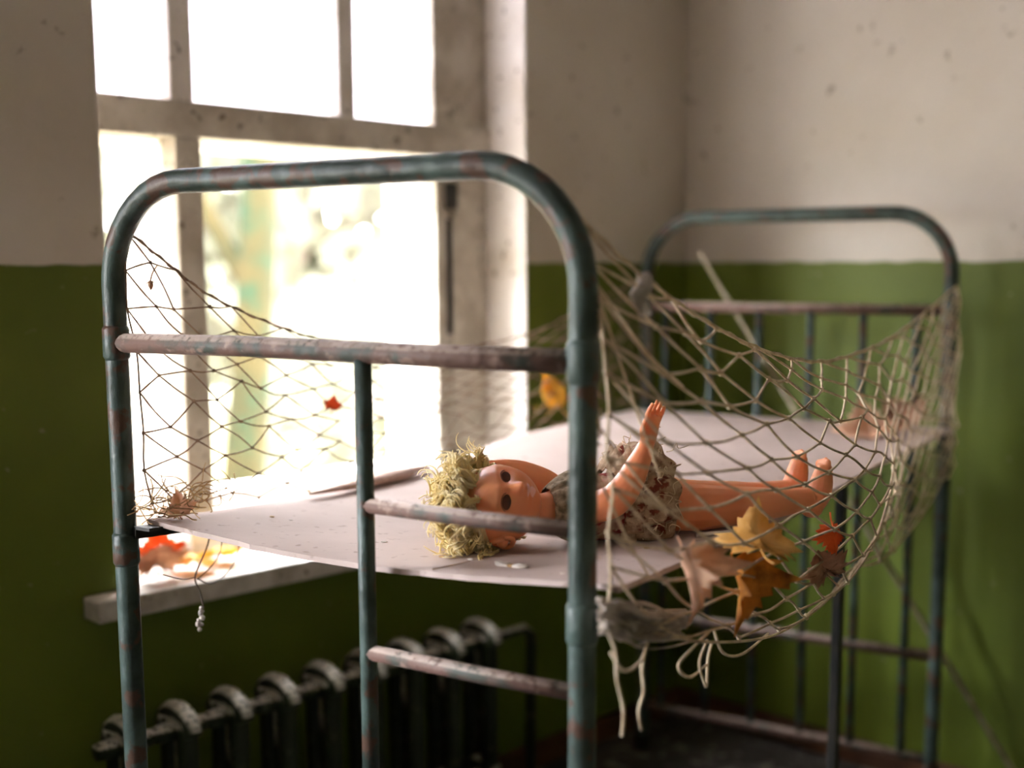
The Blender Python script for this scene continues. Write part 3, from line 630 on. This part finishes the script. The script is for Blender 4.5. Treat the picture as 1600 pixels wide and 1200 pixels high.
def leaf(label, mt, pos, size, xdir, ydir, curl=.3, fold=.25, seed=0, stem=.5, outline=None, group=None, twist=0, floor=None):
    rr = random.Random(seed); half = MAPLE if outline is None else outline
    pts = [(x, y) for x, y in half] + [(-x*rr.uniform(.9, 1.05), y) for x, y in half[-2:0:-1]]
    pts = [(x+rr.gauss(0, .015), y+rr.gauss(0, .015)) for x, y in pts]
    X = Vector(xdir).normalized(); Y = Vector(ydir); Y = (Y-X*Y.dot(X)).normalized(); Z = X.cross(Y); pos = Vector(pos)
    def sh(x, y):
        z = fold*abs(x)+curl*(y-.3)**2*.8 - curl*.7*x*x + .10*mnoise.noise(Vector((x*3.1+seed, y*3.1, seed*1.7))) + twist*x*y
        return pos + (X*x+Y*(y-.35)+Z*z)*size
    if floor is not None:
        lo_ = min(q_.z-floor(q_) for q_ in [sh(x, y) for x, y in pts]+[sh(x*.5, .28+(y-.28)*.5) for x, y in pts]+[sh(0, .28), sh(0, 0), sh(.05, -stem*.5), sh(.12, -stem)]); pos = pos-Vector((0, 0, lo_-.0008))
    n = len(pts); V = []; lev = (1, .75, .5, .25)
    for s_ in lev: V += [sh(x*s_, .28+(y-.28)*s_) for x, y in pts]
    V.append(sh(0, .28)); F = [(k*n+i, k*n+(i+1) % n, (k+1)*n+(i+1) % n, (k+1)*n+i) for k in range(len(lev)-1) for i in range(n)] + [((len(lev)-1)*n+i, (len(lev)-1)*n+(i+1) % n, len(V)-1) for i in range(n)]
    root = thing('dry_leaf', label, 'leaf', tuple(pos), group); q = MB(); q.add(V, F); o = q.build('blade', mt, root); s_ = o.modifiers.new('solid', 'SOLIDIFY'); s_.thickness = .0006
    q = MB(); q.tube(smooth([sh(0, .9), sh(0, .45), sh(0, .05), sh(0, 0), sh(.05, -stem*.5), sh(.12, -stem)], 4), rinterp([.0005, .0008, .0010, .0011], 21), 5)
    for (ex, ey) in ((.8, .42), (-.8, .42), (.5, .02), (-.5, .02)): q.tube([sh(0, .05), sh(ex*.5, .05+(ey-.05)*.5), sh(ex*.9, .05+(ey-.05)*.9)], [.0008, .0006, .0003], 5)
    q.build('stalk', mt, root); return root
OVAL = [(0, 0), (.14, .05), (.28, .22), (.34, .42), (.30, .64), (.2, .84), (.09, 1.0), (0, 1.12)]
NODES = np.array(list(PnR.values()))
def C_(x, y, inset):           # point behind the pixel that lies on the hanging net, a little inside it
    off = .05
    for _ in range(8):
        p = np.array(PR(x, y, off)); d_ = np.hypot(NODES[:, 1]-p[1], NODES[:, 2]-p[2]); k = np.argsort(d_)[:4]; off = .5*off+.5*(NODES[k, 0].mean()-XR-inset)
    return Vector(PR(x, y, off))
on_board = lambda p: bz(min(max(p.x, .012), .648), p.y); on_sill = lambda p: SILL
rR, uU = R2, U2
leaf('large golden maple leaf lying curled on the net below the doll legs', L_gold, C_(1185, 836, .006), .056, rR*.95-uU*.12, Fw*.75+uU*.55+rR*.1, .35, -.2, 3, .8)
leaf('amber maple leaf hanging folded downward in the net', L_amb, C_(1152, 912, .006), .064, rR*.6+uU*.05+Fw*.75, -uU*.95-Fw*.2, .3, -.6, 8, .3)
leaf('pinkish tan dry leaf drooping at the plywood corner', L_tan, C_(1074, 898, .004), .058, rR*.45+uU*.05+Fw*.85, -uU*.9+rR*.14-Fw*.2, .35, -.7, 11, .3)
leaf('orange-red small leaf caught in the net below the doll feet', L_red, C_(1305, 838, -.003), .032, rR*.6+Fw*.5, -uU*.95+rR*.2, .3, .5, 14, .5)
leaf('brown shrivelled leaf in the net beside the black support leg', L_brn, C_(1283, 882, .003), .036, rR*.7+uU*.4, uU*.8-rR*.3-Fw*.3, .9, .8, 17, .4)
leaf('curled brown leaf on the far corner of the plywood', L_tan, Vector((.55, 1.16, HB+.03)), .075, rR*.9+uU*.1, Fw*.8+uU*.5, .9, .6, 19, .3, floor=on_board)
leaf('pale brown leaf beside the far right cot post', L_brn, Vector((.585, 1.25, HB+.028)), .065, rR*.5+uU*.3, Fw*.6+uU*.5-rR*.3, .8, .7, 23, .3, floor=on_board)
leaf('bright yellow leaf caught in the far net by the white window reveal', L_yel, PL(868, 620), .066, rR*.75+uU*.35, uU*.55-rR*.75, .3, .35, 29, .3, OVAL)
leaf('small reddish leaf hanging in the net before the window glass', L_red, PL(520, 632), .018, rR*.9-uU*.2, uU*.5+rR*.3, .8, .5, 31, .4)
NL_ = np.array(list(PnL.values())); bud = Vector(NL_[np.argmin(np.linalg.norm(NL_-np.array(PL(222, 412)), axis=1))])-uU*.0255
leaf('tiny dark dried bud hanging in the window-side net', L_brn, bud, .010, rR, -uU, .5, .5, 37, 2.2, OVAL)
def onsill(x, y, h=.014): return atplane(x, y, (0, 0, SILL+h), Vector((0, 0, 1)))
leaf('ochre leaf at the open edge of the window sill', L_yel, onsill(345, 868), .06, Wv*.9+Nv*.2, Nv*.7-Wv*.2+Vector((0, 0, .35)), .5, .4, 41, .3, floor=on_sill)
leaf('orange leaf standing up in the litter on the window sill', L_red, onsill(272, 868, .03)-Nv*.05, .055, Wv*.9+Nv*.3, Vector((0, 0, .8))-Nv*.3, .4, .4, 43, .3, floor=on_sill)
leaf('amber leaf under the twigs on the window sill', L_gold, onsill(300, 882), .06, Wv*.6+Nv*.6, Nv*.4-Wv*.6+Vector((0, 0, .35)), .5, .5, 45, .3, floor=on_sill)
leaf('brown crumpled leaf by the cot post on the window sill', L_brn, onsill(245, 888, .02), .06, Wv*.8+Nv*.2, Vector((0, 0, .6))+Nv*.4, .8, .6, 47, .3, floor=on_sill)
leaf('tan leaf tangled among dry grass at the cot corner', L_tan, Vector((.03, .06, HB+.016)), .028, rR*.9+uU*.2, uU*.7+Fw*.4, .7, .6, 49, .3, floor=on_board)

# ------------------------------------------------------------------ small litter
M_straw = mat('dry_straw', (196, 164, 118), (150, 116, 76), 50, .9)
M_twig = mat('grey_twig', (120, 106, 92), (88, 76, 66), 50, .9)
M_flake = mat('plaster_flake', (222, 214, 206), (190, 178, 166), 60, .9)
rr = random.Random(33)
st = thing('dry_grass_tuft', 'tangle of dry grass stalks at the near cot corner by the window', 'dry grass', (.03, .05, HB)); q = MB()
for k in range(60):
    p = Vector((.02+rr.gauss(.01, .014), .04+rr.gauss(.02, .03), HB+.004+abs(rr.gauss(0, .012)))); P = [p]
    d = Vector((rr.gauss(0, 1), rr.gauss(0, 1), rr.gauss(.3, .6))).normalized()
    for _ in range(5): d = (d+Vector((rr.gauss(0, .4), rr.gauss(0, .4), rr.gauss(-.1, .4)))).normalized(); P.append(P[-1]+d*.010); P[-1].z = max(P[-1].z, HB+.001)
    P = [Vector((v.x*.0155/max(1e-4, math.hypot(v.x, v.y)), v.y*.0155/max(1e-4, math.hypot(v.x, v.y)), v.z)) if math.hypot(v.x, v.y) < .0155 else v for v in P]
    q.tube(smooth(P, 4), .0007, 4)
q.build('stalks', M_straw, st, kind='stuff')
q = MB()
for k in range(3):
    a = WP(.05+.03*k, -.12-.025*k, SILL+.0035); b2 = WP(.26+.02*k, -.085-.022*k, SILL+.0035); q = MB(); q.tube(smooth([a, a.lerp(b2, .5)+Vector((0, 0, .003)), b2], 6), rinterp([.0035, .003, .002], 13), 6)
    tag(q.build('twig', M_twig), 'grey dead twig lying among leaves on the window sill', 'twig', 'twigs on the window sill')
q = MB(); pr = PL(317, 880); tops = lambda P_: [(.0145, P_[0][1]-.004, bz(.0145, P_[0][1])-.0065)]+list(P_)
P = smooth(tops([PL(325, 850), PL(305, 900), PL(313, 925), PL(318, 950)]), 6); q.tube(P, .0011, 6)
hs = thing('hanging_thread', 'frayed thread with a pale fluffy tuft hanging below the plywood by the sill', 'thread', PL(316, 960)); q.build('cord', M_twig, hs)
for pts in (((372, 862), (355, 895), (330, 912), (310, 905)), ((345, 858), (330, 885), (308, 905)), ((255, 898), (285, 905), (306, 902))):
    q = MB(); PP = [PL(x, y) for x, y in pts]; q.tube(smooth(tops(PP) if pts[0][0] > 300 else PP, 6), .0008, 5); q.build('cord', M_twig, hs)
q = MB(); 
for k in range(9): q.blob(np.array(PL(314+3*math.sin(k*2.1), 950+3.6*k))+rng.normal(0, .0015, 3), .0035*rr.uniform(.7, 1.2), 7, 5, .5)
q.build('tuft', M_flake, hs)
for k, (x, y) in enumerate(((800, 885), (815, 888), (785, 882), (690, 862), (880, 905), (735, 868), (425, 803), (455, 806), (600, 835), (1010, 860))):
    p = atplane(x, y, (0, 0, HB-.012), Vector((0, 0, 1))); z = bz(p.x, p.y)
    q = MB(); s_ = rr.uniform(.004, .008) if k < 3 else rr.uniform(.0018, .003); q.blob((p.x, p.y, z+s_*.25), (s_*1.5, s_, s_*.35), 8, 5, .5)
    tag(q.build('plaster_flake', M_flake if k % 3 else M_straw, smooth=False), 'small fallen plaster flake on the dusty plywood', 'flake', 'flakes on the plywood')
# thin stalks, sticks
q = MB(); SP = [DL(x, -.055, 0) for x in (.222, .245, .268)]; q.tube([(p.x, p.y, on_board(p)+.0024) for p in SP], .0026, 8); tag(q.build('white_stick', M_flake), 'short white stick lying on the plywood between net and doll leg', 'stick')
sa = atplane(1093, 395, (0, LN+.0105, 0), Vector((0, 1, 0))); sb_ = atplane(1510, 1085, (0, LN+.05, 0), Vector((0, 1, 0))); sb_ = sa+(sb_-sa)*((sa.z-.004)/(sa.z-sb_.z))
q = MB(); q.tube([sa, sa.lerp(sb_, .5), sb_], [.004, .005, .006], 8)
tag(q.build('leaning_stick', mat('pale_stripped_stick', (176, 164, 140), (140, 128, 104), 30, .8)), 'thin pale stick leaning against the back of the far cot end', 'stick')
q = MB(); c0 = np.array(PR(946, 425)); c = Vector(min([n_ for n_ in NODES if n_[1] > .03], key=lambda n_: np.linalg.norm(n_-c0)))-uU*.004; V = []
for i in range(9):
    for j in range(5): V.append(c+rR*((j-2)*.0045*(1-.4*abs(i-4)/4)+.003*math.sin(i))+uU*((4-i)*.005)+Fw*(.006*math.sin(i*.9+j)))
q.add(V, [(i*5+j, i*5+j+1, (i+1)*5+j+1, (i+1)*5+j) for i in range(8) for j in range(4)]); o = q.build('white_rag', M_flake); o.modifiers.new('solid', 'SOLIDIFY').thickness = .001
tag(o, 'scrap of white cloth caught in the net beside the cot post', 'rag')
# driftwood-like bark strip on the board edge by the window
q = MB(); P = [PL(485, 778, .03), PL(560, 757, .03), PL(620, 742, .03), PL(668, 715, .03)]; P = [(p[0], p[1], bz(p[0], p[1])+.008) for p in P]; q.tube(smooth(P, 6), rinterp([.004, .013, .018, .006], 19), 10, .45)
tag(q.build('bark_strip', mat('pinkish_bark', (206, 176, 162), (170, 140, 126), 30, .9, .3)), 'pinkish strip of bark along the window edge of the plywood', 'bark')
p0 = atplane(676, 896, (0, 0, HB-.018), Vector((0, 0, 1))); p1 = atplane(735, 881, (0, 0, HB-.018), Vector((0, 0, 1)))
q = MB(); q.tube([(p.x, p.y, bz(p.x, p.y)+.001) for p in (p0, p0.lerp(p1, .3), p0.lerp(p1, .65), p1)], [.0007, .0005, .0005, .0003], 6)  # raised strand added in place of a crack in the sheet
tag(q.build('crack_strand', M_straw), 'thin splinter standing in for a crack in the plywood below the doll head', 'strand')
